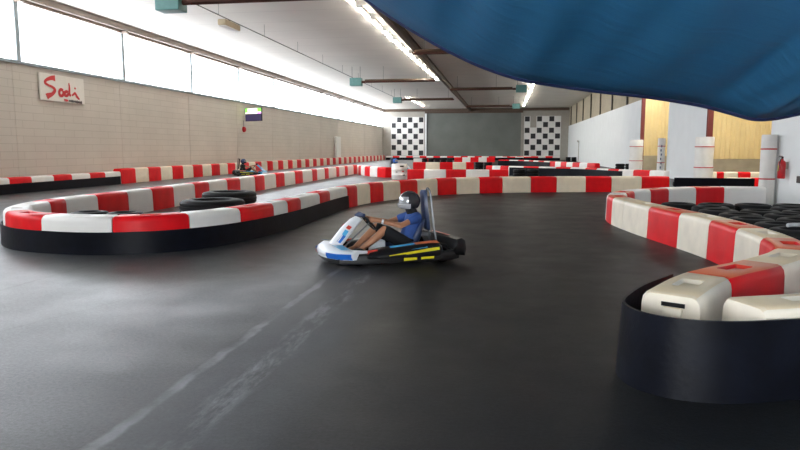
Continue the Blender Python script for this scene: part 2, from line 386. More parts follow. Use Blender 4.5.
# checkered panels: slim boards screwed to the far wall
def checker(name, x0, x1, z0, z1, black, missing, label):
    nx, nz = 6, 7; w = (x1-x0)/nx; h = (z1-z0)/nz; bb = MB()
    for r in range(nz):
        for c in range(nx):
            if (r, c) in missing: continue
            k = black(r, c); e = .09 if k else .0; zb = z1-(r+1)*h
            bb.box(x0+c*w+e, x0+(c+1)*w-e, Y1-(.06 if k else .05), Y1-.002, zb+(.05 if k else 0), zb+h-(.05 if k else 0), 1 if k else 0)
            if k:
                bb.box(x0+c*w, x0+(c+1)*w, Y1-.045, Y1-.002, zb, zb+h, 0)
    return tag(bb.build(name, [M['sq_white'], M['sq_black']]), label, 'checkered panel', 'checkered wall panels')
checker('checkered_panel', -17.0, -12.0, .6, 6.35, lambda r, c: (r+c) % 2 == 1, (), 'black and white checkered wall panel left of the roller door')
checker('checkered_panel', 2.7, 7.9, .6, 6.35, lambda r, c: (r+c) % 2 == 0, ((0,1),(1,1)), 'black and white checkered wall panel right of the roller door, two squares missing')

# ceiling steel, lights, heaters
b = MB(); bx = -5.1
b.box(bx-.12, bx+.12, Y0-.8, Y1-.3, 7.08, 7.12); b.box(bx-.12, bx+.12, Y0-.8, Y1-.3, 7.45, 7.5); b.box(bx-.03, bx+.03, Y0-.8, Y1-.3, 7.12, 7.45)
tag(b.build('roof_beam', M['steel_brown']), 'long brown steel beam running the length of the ceiling', 'beam')
for k, y in enumerate((95.2,)):
    b = MB(); b.box(XL+.3, XR-.1, y-.12, y+.12, 7.1, 7.48); tag(b.build('roof_beam', M['steel_brown']), 'dark brown cross beam above the roller door at the far wall', 'beam')
proto_l = None
def light(x, y, L, label, group):
    root = empty('ceiling_light', (x, y, ZC)); tag(root, label, 'ceiling light', group)
    bb = MB(); bb.box(-.09, .09, -L/2, L/2, -.12, 0); bb.build('housing', M['sq_white'], root)
    for s in (-.06, .06):
        tb = MB(); tb.tube([(s, -L/2+.05, -.15), (s, L/2-.05, -.15)], .035, 8); tb.build('tube', M['tube'], root)
ys = [22.3 + 2.62*k for k in range(13)]
for k, y in enumerate(ys):
    light(-6.12 + .035*k, y, 1.75, '%s lit fluorescent ceiling light from the camera in the row beside the long beam' % ordinal(k+1), 'fluorescent lights beside the long beam')
for k, y in enumerate([55.0, 57.4, 59.8, 62.2, 67.0, 69.5, 74, 76.5, 79, 83.5, 88]):
    light(2.38, y, 2.2, '%s lit fluorescent ceiling light from the camera in the right-hand row' % ordinal(k+1), 'fluorescent lights in the right-hand row')
for k, y in enumerate([74, 78, 82, 86]):
    light(-11.0, y, 2.6, '%s lit fluorescent ceiling light from the camera in the far left row' % ordinal(k+1), 'fluorescent lights in the far left row')
def heater(xb, xt, y, label, two=True):
    root = empty('tube_heater', (xb, y, 6.4)); tag(root, label, 'heater', 'gas tube heaters under the ceiling'); s = 1 if xt > xb else -1; L = abs(xt-xb)
    bb = MB(); bb.box(-.42, .42, -.3, .3, -.28, .28); bx_ = bb.build('burner_box', M['teal'], root, bevel=.03)
    nb = MB(); nb.lathe([(0,-.0),(.09,0),(.09,.25),(0,.25)], 10, (0,0,0), 'x'); n_ = nb.build('burner_nozzle', M['rust'], root); n_.location = (.42 if s > 0 else -.67, 0, 0)
    for q in (-.16, .16):
        tb = MB(); tb.tube([(s*.6, q, 0), (s*L, q, 0)], .055, 8); tb.build('radiant_tube', M['rust'], root)
    rb = MB(); rb.rings([[(x, y_, z_) for (y_, z_) in ((-.34,.03),(-.22,.15),(.22,.15),(.34,.03),(.33,.03),(.21,.135),(-.21,.135),(-.33,.03))] for x in (s*.7, s*(L-.1))]); rb.build('reflector', M['steel_brown'], root)
    for x in (-.3, .3):
        hb = MB(); hb.tube([(x, 0, .28), (x, 0, 1.1)], .012, 6); hb.build('hanger', M['dark_post'], root)
    for f in (.35, .9):
        hb = MB(); hb.tube([(s*L*f, 0, .15), (s*L*f, 0, 1.1)], .01, 6); hb.build('hanger', M['dark_post'], root)
heater(-11.0, -5.5, 20.4, 'teal box heater with rusty tube at the top left, nearest the camera')
heater(-10.7, -5.0, 46.0, 'teal box heater with rusty tubes, second in the left-hand row')
heater(-10.6, -5.0, 63.5, 'teal box heater with rusty tubes, third in the left-hand row')
heater(1.3, -4.7, 32.8, 'rusty tube heater partly hidden behind the blue tarpaulin')
heater(1.2, -4.5, 53.2, 'teal box heater with rusty tubes, right of the long beam in mid hall')
heater(1.15, -4.4, 74.4, 'small far teal box heater with rusty tubes right of the long beam')
b = MB(); b.tube([(-11.45, 19, 6.95), (-11.45, 66, 6.95)], .022, 6)
for y in range(20, 66, 5): b.tube([(-11.45, y, 6.95), (-11.45, y, 7.5)], .008, 5)
tag(b.build('gas_pipe', M['dark_post']), 'thin gas pipe running below the ceiling past the left-hand heaters', 'pipe')
root = empty('floodlight', (-11.45, 26.0, 6.93)); tag(root, 'small tan ceiling fitting hanging on the thin pipe, top left', 'light fitting')
b = MB(); b.box(-.18, .18, -.75, .75, -.32, -.08); b.build('housing', M['lamp_tan'], root, bevel=.04)
b = MB(); b.box(-.03, .03, -.05, .05, -.1, .02); b.build('bracket', M['dark_post'], root)
b = MB(); b.box(-.14, .14, -.68, .68, -.345, -.32); b.build('lens', M['sq_white'], root)

# ------------------------------------------------------------------ things on the left wall
# board with red script lettering
root = empty('wall_sign', (XL+.08, 24.52, 4.08)); tag(root, 'white wall sign with red brush script on the beige block wall', 'sign')
b = MB(); b.box(-.02, .02, -1.36, 1.36, -.54, .54); b.build('board', M['paper'], root, bevel=.01)
SX = lambda u: -1.36 + 2.72*(u-270)/330; SZ = lambda v: .54 - 1.08*v/200
def stroke(bb, pts, ws):
    """flat brush stroke lying on the sign face; pts in (u, v) of the sign"""
    dense = []; n = 8
    for i in range(len(pts)-1):
        p0 = pts[max(i-1,0)]; p1 = pts[i]; p2 = pts[i+1]; p3 = pts[min(i+2, len(pts)-1)]
        for k in range(n):
            t = k/n
            q = [.5*(2*p1[a]+(p2[a]-p0[a])*t+(2*p0[a]-5*p1[a]+4*p2[a]-p3[a])*t*t+(3*p1[a]-p0[a]-3*p2[a]+p3[a])*t**3) for a in (0,1)]
            dense.append((q[0], q[1], ws[i]+(ws[i+1]-ws[i])*t))
    dense.append((pts[-1][0], pts[-1][1], ws[-1]))
    R = []
    for i, (u, v, w) in enumerate(dense):
        a = dense[max(i-1,0)]; c = dense[min(i+1, len(dense)-1)]
        dy = SX(c[0])-SX(a[0]); dz = SZ(c[1])-SZ(a[1]); l = math.hypot(dy, dz) or 1; ny, nz = -dz/l, dy/l
        y, z = SX(u), SZ(v)
        w *= 1.2
        R.append([(.032, y+ny*w, z+nz*w), (.032, y-ny*w, z-nz*w), (.021, y-ny*w, z-nz*w), (.021, y+ny*w, z+nz*w)])
    bb.rings(R)
S_off = 0
b = MB(); stroke(b, [(378,28),(352,30),(318,48),(305,68),(322,84),(358,98),(372,118),(352,148),(322,164),(312,172)], [.10,.07,.05,.045,.04,.045,.06,.06,.09,.10]); b.build('letter', M['sign_red'], root)
b = MB(); stroke(b, [(432,112),(416,106),(404,124),(406,148),(420,154),(434,138),(434,114)], [.05]*7); b.build('letter', M['sign_red'], root)
b = MB(); stroke(b, [(470,120),(456,116),(444,132),(448,148),(462,146),(474,130)], [.05]*6); stroke(b, [(480,48),(482,90),(480,130),(490,146)], [.02,.04,.045,.04]); b.build('letter', M['sign_red'], root)
b = MB(); stroke(b, [(500,142),(516,126),(524,122),(538,146),(556,166)], [.03,.035,.045,.045,.03]); stroke(b, [(522,80),(530,86)], [.035,.03]); b.build('letter', M['sign_red'], root)
b = MB(); stroke(b, [(436,180),(450,184),(468,183)], [.02,.045,.02]); b.build('small_print', M['sign_red'], root)
b = MB()
for k in range(9): stroke(b, [(474+k*11.5, 184+k*.5), (482+k*11.5, 184+k*.5)], [.035, .03+.012*(k % 3)])
b.build('small_print', M['black'], root)

# timing screen
root = empty('timing_screen', (-17.45, 43.2, 4.0), math.radians(-24)); tag(root, 'wall mounted timing screen with a green and yellow band over dark rows', 'screen')
b = MB(); b.box(-.80, .80, -.0, .09, -.46, .46); b.build('bezel', M['black'], root, bevel=.015)
b = MB()
def cell(x0, x1, z0, z1, mi): b.box(x0, x1, -.006, -.001, z0, z1, mi)
cell(-.77, -.55, .16, .43, 0); cell(-.55, .40, .27, .43, 1); cell(.40, .77, .18, .43, 0); cell(-.55, .40, .16, .27, 1)
cell(-.52, -.28, .17, .245, 2); cell(-.77, .40, .06, .16, 1); cell(.40, .77, .06, .18, 3); cell(-.60, -.30, .06, .12, 2); cell(-.77, .77, -.43, .06, 4)
b.build('screen', [M['s_green'], M['s_cream'], M['s_orange'], M['s_mag'], M['s_dark']], root)
b = MB(); b.box(-.06, .06, .09, .75, -.05, .05); b.build('bracket', M['dark_post'], root)
root = empty('alarm_bell', (XL+.0, 43.4, 2.98)); tag(root, 'small red alarm bell on the block wall below the timing screen', 'alarm')
b = MB(); b.lathe([(0,.2),(.1,.19),(.19,.12),(.2,.06),(.2,0),(0,0)], 16, axis='x'); b.build('bell', M['ext_red'], root, 40)
b = MB(); b.tube([(.04, 0, .2), (.04, 0, .62)], .015, 6); b.build('cable', M['dark_post'], root)

# extinguishers and small wall fittings
def extinguisher(x, y, z, label):
    root = empty('fire_extinguisher', (x, y, z)); tag(root, label, 'fire extinguisher', 'fire extinguishers on the right-hand walls')
    bb = MB(); bb.lathe([(0,0),(.085,0),(.095,.02),(.095,.40),(.08,.46),(.035,.50),(.03,.54),(0,.54)], 18); bb.build('cylinder', M['ext_red'], root, 40)
    bb = MB(); bb.rings([[(.097*math.cos(a), .097*math.sin(a), z_) for a in [PI*(.55+.09*k) for k in range(8)]] for z_ in (.2, .36)], closed=False, cap=False); bb.build('paper_label', M['yellow_label'], root)
    bb = MB(); bb.box(-.02, .02, -.02, .02, .54, .58); bb.box(-.10, .03, -.015, .015, .575, .595); bb.box(-.09, .0, -.012, .012, .60, .615); bb.build('valve_lever', M['black'], root)
    bb = MB(); bb.tube([(-.02,-.03,.55),(-.08,-.10,.52),(-.11,-.11,.38),(-.105,-.09,.2)], .013, 8); bb.build('hose', M['black'], root)
    bb = MB(); bb.box(.07, .15, -.05, .05, .25, .45); bb.build('wall_bracket', M['grey_paint'], root)
extinguisher(7.455, 18.95, .80, 'red fire extinguisher on the near white wall beside the corner post')
extinguisher(XR-.15, 47.7, .85, 'small far red fire extinguisher at the end of the long white panel')
b = MB(); b.box(7.53, 7.598, 17.9, 18.2, .72, .90); tag(b.build('wall_socket', M['black'], bevel=.01), 'small dark socket box on the near white wall', 'socket')
root = empty('wall_light', (XR, 82, 2.45)); tag(root, 'small grey bracket light and conduit on the long white panel', 'wall light')
b = MB(); b.tube([(-.04,0,-2.4),(-.04,0,0),(-.15,-.2,.1)], .035, 6); b.build('conduit', M['grey_paint'], root)
b = MB(); b.rings([[(-.15-.2*k, -.3-1.0*k+dy, .1+dz) for (dy,dz) in ((-.3,-.1),(.3,-.1),(.3,.08),(-.3,.08))] for k in (0,1)]); b.build('lamp_head', M['grey_paint'], root)

# ------------------------------------------------------------------ barrier paths
class Path:
    def __init__(s, P, n=16):
        out = []
        for i in range(len(P)-1):
            p1, p2 = P[i], P[i+1]; p0 = P[i-1] if i else (2*p1[0]-p2[0], 2*p1[1]-p2[1]); p3 = P[i+2] if i+2 < len(P) else (2*p2[0]-p1[0], 2*p2[1]-p1[1])
            for k in range(n):
                t = k/n
                out.append(tuple(.5*(2*p1[a]+(p2[a]-p0[a])*t+(2*p0[a]-5*p1[a]+4*p2[a]-p3[a])*t*t+(3*p1[a]-p0[a]-3*p2[a]+p3[a])*t**3) for a in (0,1)))
        out.append(tuple(P[-1])); s.p = out; s.s = [0]
        for a, c in zip(out, out[1:]): s.s.append(s.s[-1]+math.dist(a, c))
        s.L = s.s[-1]
    def at(s, d):
        d = max(0, min(s.L, d)); i = min(max(bisect.bisect_right(s.s, d)-1, 0), len(s.p)-2)
        a, c = s.p[i], s.p[i+1]; l = s.s[i+1]-s.s[i] or 1e-9; t = (d-s.s[i])/l
        return Vector((a[0]+(c[0]-a[0])*t, a[1]+(c[1]-a[1])*t)), Vector(((c[0]-a[0])/l, (c[1]-a[1])/l))

def block(path, s0, s1, material, h=.58, w=.22, z0=0., detail=True):
    """one water-filled plastic barrier block following the path: chamfered top, end bevels, sunk filler recess"""
    g = .006; s0 += g; s1 -= g; L = s1-s0
    fr = [0, .025, .33, .36, .5, .64, .67, .975, 1] if detail else [0, .04, .5, .96, 1]
    R = []
    for f in fr:
        p, _ = path.at(s0+L*f); a, _ = path.at(max(s0+L*f-.12, 0)); c, _ = path.at(min(s0+L*f+.12, path.L)); d = (c-a).normalized()
        n = Vector((-d.y, d.x)); e = .02 if f in (0, 1) else 0.; rec = .03 if (.35 < f < .65 and detail) else 0.
        pr = [(-w, .0), (-w, .05), (-w+.012, h-.09), (-w+.02, h-.045), (-w+.045, h-.012), (-w+.075, h), (-.085, h), (-.068, h-rec), (.068, h-rec), (.085, h), (w-.075, h), (w-.045, h-.012), (w-.02, h-.045), (w-.012, h-.09), (w, .05), (w, 0)]
        ring = []
        for (u, z) in pr:
            u2 = u*(1-e*1.6); z2 = z - (e*.7 if z > h-.1 else 0)
            ring.append((p.x+n.x*u2, p.y+n.y*u2, z0+z2))
        R.append(ring)
    bb = MB(); bb.rings(R)
    org = Vector(R[len(R)//2][0])
    ctr, _ = path.at(s0+L/2)
    bb.v = [(v[0]-ctr.x, v[1]-ctr.y, v[2]-z0) for v in bb.v]
    o = bb.build('barrier_block', material, None, 35); o.location = (ctr.x, ctr.y, z0)
    return o
def belt(path, off, s0, s1, h, label, t=.014, parent=None, lean=0., z0=0, step=.12):
    R = []; n = max(2, int((s1-s0)/step))
    for i in range(n+1):
        s = s0+(s1-s0)*i/n; p, _ = path.at(s); a, _ = path.at(max(s-.1, 0)); c, _ = path.at(min(s+.1, path.L)); d = (c-a).normalized(); nn = Vector((-d.y, d.x))
        wob = .008*math.sin(s*2.3)
        R.append([(p.x+nn.x*(off+u), p.y+nn.y*(off+u), z) for (u, z) in ((-t/2+lean+wob, 0), (t/2+lean+wob, 0), (t/2-wob, h), (-t/2-wob, h))])
    bb = MB(); bb.rings(R)
    return tag(bb.build('rubber_belt', M['rubber'], None, 40), label, 'rubber belt', 'black rubber belts along the barriers')

def run(path, bounds, first_red, label_fn, group, mats=('red', 'white'), **kw):
    out = []; cnt = {'red': 0, 'white': 0}
    for i in range(len(bounds)-1):
        isred = (i % 2 == 0) == first_red if not isinstance(first_red, (list, tuple)) else first_red[i]
        c = 'red' if isred else 'white'; cnt[c] += 1
        o = block(path, bounds[i], bounds[i+1], M[mats[0] if isred else mats[1]], **kw)
        tag(o, label_fn(c, cnt[c], i+1, (bounds[i]+bounds[i+1])/2), 'barrier block', group); out.append(o)
    return out

# left hairpin and the long middle barrier, one continuous line
PL = Path([(6.2,25.5),(4,25.16),(1.65,24.6),(-.25,23.95),(-2.4,22.35),(-3.9,19.5),(-4.4,17),(-4.45,14.5),(-4.45,12.4),(-4.72,10.5),(-5.2,9.5),(-5.9,9.03),(-6.8,9.0),(-7.8,9.35),(-8.65,10.3),(-9.15,11.9),(-9.2,13.5),(-9.25,16),(-9.4,19.4),(-9.65,25.5),(-9.75,33.6),(-9.7,41.2)])
mid = [.13,1.16,2.3,3.29,4.41,5.4,6.55,7.51,8.51,9.43,10.53,11.53,12.54,13.4,14.4,15.2]
run(PL, mid, True, lambda c, n, i, s: '%s plastic barrier block, %s %s one from the right on the long middle barrier' % (c, ordinal(n), c), 'blocks of the long middle barrier', ('red', 'cream'))
front = [15.2,16.82,17.71,19.19,19.91,20.53,21.63,22.65,23.67,24.8,25.95]
run(PL, front, False, lambda c, n, i, s: '%s block above black belt, %s %s one from the kart, left hairpin front' % (c, ordinal(n), c), 'blocks on the front of the left hairpin')
nose = [25.95,26.95,27.92]
run(PL, nose, [False, False], lambda c, n, i, s: 'white plastic block at the nose of the left hairpin, %s one' % ('nearer' if n == 1 else 'farther'), 'blocks at the nose of the left hairpin')
far = [27.92,28.6,29.75,30.95,32.07,33.22,34.58,35.63,37.12,38.33,39.88,40.97,42.38,43.52,45.03,46.21,47.82,48.68,50.14,50.91,52.53,53.16,54.49,55.19,56.66,57.71]
run(PL, far, True, lambda c, n, i, s: '%s plastic block, %s %s one from the near end, hairpin back side' % (c, ordinal(n), c), 'blocks on the back of the left hairpin')
belt(PL, .245, 15.25, 28.3, .345, 'black rubber belt curving around the front of the left hairpin', lean=.02)

# end piece and the rows beyond the middle barrier
PE = Path([(-9.15,40.3),(-8.35,38.4),(-7.5,36.9),(-6.35,35.5)])
run(PE, [0,.62,1.5,2.5,3.5,4.5,5.45], False, lambda c, n, i, s: '%s plastic block, %s %s one from the left on the slanting row beyond the hairpin' % (c, ordinal(n), c), 'blocks of the short slanting row')
P2 = Path([(-4.85,32.2),(-2,32.3),(.22,32.4)])
run(P2, [0,.85,1.95,2.95,4.1,5.05], True, lambda c, n, i, s: '%s plastic block, %s %s one from the left on the second row behind the kart' % (c, ordinal(n), c), 'blocks of the second row', ('red', 'white'))
P3 = Path([(-7.1,49.9),(-5,50.2),(-2.3,50.6)])
run(P3, [0,1.0,2.1,3.1,4.15,4.75], True, lambda c, n, i, s: '%s plastic block, %s %s one from the left on the third row behind the kart' % (c, ordinal(n), c), 'blocks of the third row', ('red', 'cream'))
P4 = Path([(-1.05,40.55),(-.3,40.1),(.35,39.65),(1.7,38.75),(3.4,37.7),(4.7,36.3),(5.6,34.4),(6.1,33.5),(7.6,31.9)])
b4 = [0,.45,1.05,1.65,2.7,3.7,4.8,5.8,6.9,7.9,9.0,9.9,10.8,11.7,12.5]
run(P4, b4, True, lambda c, n, i, s: '%s plastic block, %s %s one from the left on the curving row right of centre' % (c, ordinal(n), c), 'blocks of the curving row right of centre')
belt(P4, -.25, 1.75, 10.2, .50, 'black rubber belt along the curving row right of centre')
P5 = Path([(-.5,62.5),(1.5,61.2),(3.0,57.5),(4.3,54.2),(5.4,51),(6.4,48.6),(7.2,46.8)])
run(P5, [0,1.1,2.2,3.3,4.4,5.5,6.6,7.7,8.8,9.9,11,12.1,13.2,14.3,15.4,16.5], True, lambda c, n, i, s: '%s plastic block, %s %s one from the left on the far right curving row' % (c, ordinal(n), c), 'blocks of the far right curving row')
belt(P5, -.25, .0, 9.0, .50, 'black rubber belt along the far right curving row')
P6 = Path([(-6.2,80),(-1.2,80.4)])
run(P6, [0,1,2,3,4,5], True, lambda c, n, i, s: '%s plastic block, %s %s one from the left on the far row before the door' % (c, ordinal(n), c), 'blocks of the far row before the door', detail=False)
P6b = Path([(-9.9,70),(-7.6,70.3)])
run(P6b, [0,1.1,2.2], False, lambda c, n, i, s: '%s plastic block of the far pair left of the dark tyres' % c, 'far pair of blocks', detail=False)
P7 = Path([(-17.3,93.6),(8.6,93.6)])
run(P7, [k*1.0 for k in range(26)], False, lambda c, n, i, s: '%s plastic block, %s %s one from the left along the far wall' % (c, ordinal(n), c), 'blocks along the far wall', detail=False)
belt(P7, -.25, 0, 25, .36, 'black rubber belt along the far wall barrier', step=1.)
P7b = Path([(-.8,87.5),(3.6,87.5)])
run(P7b, [0,1.1,2.2,3.3,4.4], False, lambda c, n, i, s: '%s plastic block, %s %s one from the left on the last row but one' % (c, ordinal(n), c), 'blocks of the last row but one', detail=False)
belt(P7b, -.25, 0, 4.4, .46, 'black rubber belt along the last row but one')

# barrier along the left block wall
PW = Path([(-17.65,12.0),(-17.65,95)], 4)
wb = [3.0,4.1,5.2,6.1,7.2,8.35,9.45,10.65,11.72,12.9,13.95,15.1]
run(PW, wb, False, lambda c, n, i, s: '%s block of the near belted wall barrier, %s %s one from its left end' % (c, ordinal(n), c), 'belted blocks along the left wall')
belt(PW, -.25, 3.0, 15.0, .36, 'black rubber belt along the near part of the left wall barrier')
wb2 = [15.15 + 1.157*k for k in range(58)]
run(PW, wb2, True, lambda c, n, i, s: '%s block of the tall left wall barrier, %s %s one from its near end' % (c, ordinal(n), c), 'tall blocks along the left wall', ('red', 'cream'), h=.70, detail=False)

# right island
PR = Path([(7.0,18.72),(5.9,18.75),(5.1,18.5),(4.2,17.85),(3.5,17.2),(2.95,16.4),(2.57,15.4),(2.48,14.3),(2.6,13.1),(2.8,11.9),(3.0,10.9),(3.15,9.95),(3.2,9),(3.17,8.0),(2.95,7.05),(2.33,6.22),(1.65,5.5),(1.15,4.66)])
rb_ = [0.04,1.12,2.06,3.15,3.94,4.92]
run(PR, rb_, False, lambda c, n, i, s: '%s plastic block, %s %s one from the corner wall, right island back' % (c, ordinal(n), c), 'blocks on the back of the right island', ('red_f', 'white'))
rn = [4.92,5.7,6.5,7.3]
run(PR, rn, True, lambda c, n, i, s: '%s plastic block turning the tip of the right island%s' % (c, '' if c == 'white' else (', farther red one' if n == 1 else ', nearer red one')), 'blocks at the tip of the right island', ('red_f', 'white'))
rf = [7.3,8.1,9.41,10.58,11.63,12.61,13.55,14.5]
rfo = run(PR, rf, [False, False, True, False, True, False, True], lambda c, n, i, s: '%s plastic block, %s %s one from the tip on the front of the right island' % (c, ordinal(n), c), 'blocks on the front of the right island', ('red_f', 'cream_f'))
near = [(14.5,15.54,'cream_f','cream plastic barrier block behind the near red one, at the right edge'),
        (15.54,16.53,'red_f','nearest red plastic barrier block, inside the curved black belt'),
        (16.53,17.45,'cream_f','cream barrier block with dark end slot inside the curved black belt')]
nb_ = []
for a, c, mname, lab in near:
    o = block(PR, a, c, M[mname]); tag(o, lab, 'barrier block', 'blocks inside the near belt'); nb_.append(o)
# end slot with latch on the nose block
e = PR.at(17.45)[0]; d = PR.at(17.45)[1]; n2 = Vector((-d.y, d.x)); o = nb_[2]
def local_box(bb, a0, a1, u0, u1, z0, z1):
    pts = []
    for z in (z0, z1):
        for (aa, uu) in ((a0,u0),(a1,u0),(a1,u1),(a0,u1)):
            p = e + d*aa + n2*uu - Vector((o.location.x, o.location.y)); pts.append((p.x, p.y, z))
    bi = len(bb.v); bb.v += pts
    for q in ((3,2,1,0),(4,5,6,7),(0,1,5,4),(1,2,6,5),(2,3,7,6),(3,0,4,7)): bb.face([bi+k for k in q])
b = MB(); local_box(b, -.03, .004, -.06, .10, .485, .515); s_ = b.build('end_slot', M['black'], o)
b = MB(); local_box(b, -.03, .022, -.045, .085, .34, .482); b.build('latch', M['cream_f'], o, bevel=.008)
PN = Path([(1.60,4.52),(2.5,4.86),(3.6,5.25)])
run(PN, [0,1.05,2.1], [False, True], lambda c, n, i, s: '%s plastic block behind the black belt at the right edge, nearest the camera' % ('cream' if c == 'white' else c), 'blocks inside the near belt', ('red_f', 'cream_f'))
PB = Path([(1.46,5.80),(1.17,5.36),(.97,4.98),(.86,4.68),(.90,4.42),(1.04,4.27),(1.25,4.21),(1.52,4.235),(1.95,4.38),(2.6,4.61),(3.7,5.0)])
belt(PB, 0, 0, PB.L, .52, 'tall black rubber belt curving around the near nose of the right island', t=.02, lean=-.03, step=.05)

# black belted tyre row closing the middle barrier at the right wall
PK = Path([(6.28,25.6),(7.6,25.5),(9.0,25.4)])
belt(PK, -.36, 0, PK.L, .54, 'black rubber belt in front of tyres at the right end of the middle barrier')
# stored blocks by the yellow wall
PA = Path([(9.15,30.9),(13.2,30.9)])
run(PA, [0,.26,.56,1.15,1.67,2.4,3.3], [False, True, False, True, False, False], lambda c, n, i, s: '%s stored barrier block, %s %s one from the left before the yellow wall' % (c, ordinal(n), c), 'stored blocks before the yellow wall', ('red', 'cream'))
PA2 = Path([(9.15,28.4),(11.6,28.4)])
run(PA2, [0,.85,1.3,2.1], [False, True, False], lambda c, n, i, s: '%s stored barrier block, %s %s one from the left just behind the belted tyres' % (c, ordinal(n), c), 'stored blocks behind the belted tyres', ('red', 'cream'), h=.42)

# ------------------------------------------------------------------ tyres
def tyre_mesh(R, r, w):
    bb = MB(); prof = [(r, -.38*w), (r+.02, -.5*w), (R*.80, -.5*w), (R*.93, -.43*w), (R*.985, -.30*w), (R*.985, -.16*w), (R*.96, -.15*w), (R*.96, -.10*w), (R, -.09*w), (R, .09*w), (R*.96, .10*w), (R*.96, .15*w), (R*.985, .16*w), (R*.985, .30*w), (R*.93, .43*w), (R*.80, .5*w), (r+.02, .5*w), (r, .38*w)]
    bb.lathe(prof, 28, closed=True); o = bb.build('tyre', M['tyre'], None, 40)
    me = o.data; bpy.data.objects.remove(o); return me
ME_CAR = tyre_mesh(.32, .17, .19); ME_TRUCK = tyre_mesh(.64, .36, .30)
ty_n = {}
def tyre(x, y, z, label, group, me=None, rx=0, s=1., ry=0):
    o = bpy.data.objects.new('tyre', me or ME_CAR); col.objects.link(o); o.location = (x, y, z); o.rotation_euler = (rx, ry, random.random()*6); o.scale = (s, s, s)
    return tag(o, label, 'tyre', group)
W_ = .192
# pile in the right island: rows from the near end to the far end
rows = []
yy = 8.95; ri = 0
while yy < 13.2:
    # x range free between the front branch and the near wall / back branch
    xmin = 3.85 + max(0, (11.5-yy))*.06 if yy < 14.2 else 3.15
    if yy < 12.5: xmin = 3.62 - (yy-9)*.05 + .12
    elif yy < 14.3: xmin = 3.3
    else: xmin = 3.05 + max(0, (yy-15.3))*1.05
    xmax = 7.2; x = xmin + (ri % 2)*.10; ci = 0; row = []
    while x < xmax and (x-.35)/yy*640 < 330*1.0:
        row.append((x, yy)); x += .665
    rows.append(row); yy += .66; ri += 1
for r_i, row in enumerate(rows):
    for c_i, (x, y) in enumerate(row):
        if x/y > .60: continue
        hi = 2 if (r_i > 0 and (r_i*7+c_i*5) % 9 == 4) else 3
        for k in range(hi):
            lev = ('top' if k == hi-1 else ('bottom' if k == 0 else 'middle'))
            tyre(x+random.uniform(-.008, .008), y+random.uniform(-.008, .008), W_*(k+.5), '%s tyre of the pile, %s row from the near end, %s stack from the left' % (lev, ordinal(r_i+1), ordinal(c_i+1)), 'black tyres piled in the right island')
# two tilted tyres resting on the pile
# tyres behind the belt at the right end of the middle barrier
for c_i in range(4):
    for k in range(2):
        tyre(6.62+c_i*.68, 25.62+.02*c_i, W_*(k+.5), '%s tyre of the %s stack from the left behind the belt by the padded post' % ('upper' if k else 'lower', ordinal(c_i+1)), 'tyres behind the belt by the padded post')
# large tyres inside the left hairpin
for i, (x, y, nz, lab) in enumerate(((-5.75,11.95,2,'large truck tyre lying inside the left hairpin, nearer of the two stacks'), (-6.45,14.3,2,'large truck tyre lying inside the left hairpin, farther of the two stacks'))):
    for k in range(nz): tyre(x, y+.05*k, .302*(k+.5), lab + (', upper' if k else ', lower'), 'large truck tyres in the left hairpin', ME_TRUCK)
for i, (x, y) in enumerate(((-6.95,9.85),(-6.3,9.85))):
    for k in range(3): tyre(x, y, W_*.95*(k+.5), '%s tyre of the %s stack from the left along the inside of the hairpin nose' % (('bottom','middle','top')[k], ordinal(i+1)), 'tyres lining the hairpin nose', s=.95)
# far tyres
def stacks(lst, n, what, s=1.):
    for i, (x, y) in enumerate(lst):
        for k in range(n): tyre(x, y, W_*s*(k+.5), '%s tyre of the %s stack from the left %s' % (('bottom','middle','top')[k] if n == 3 else ('lower','upper')[k], ordinal(i+1), what), 'tyres '+what, s=s)
stacks([(-1.95+.68*i, 50.6) for i in range(2)], 3, 'beside the third row')
stacks([(-8.6+.68*i*1.0, 69.5+.03*i) for i in range(5)], 3, 'in far line before roller door')
stacks([(8.0+.68*i, 84.5) for i in range(2)], 3, 'in the far right corner', 1.)
stacks([(.75+.68*i, 33.4) for i in range(2)], 3, 'right of the second row')
stacks([(8.0+.66*i, 47.0) for i in range(2)], 3, 'before the long white panel')
b = MB(); b.tube([(3.66,9.0,.612),(3.9,9.12,.612),(4.2,9.06,.612),(4.5,9.14,.612),(4.85,9.0,.612)], .026, 8)
tag(b.build('pale_hose', M['grey_strip']), 'pale grey hose lying across the tyre pile at the right edge', 'hose')

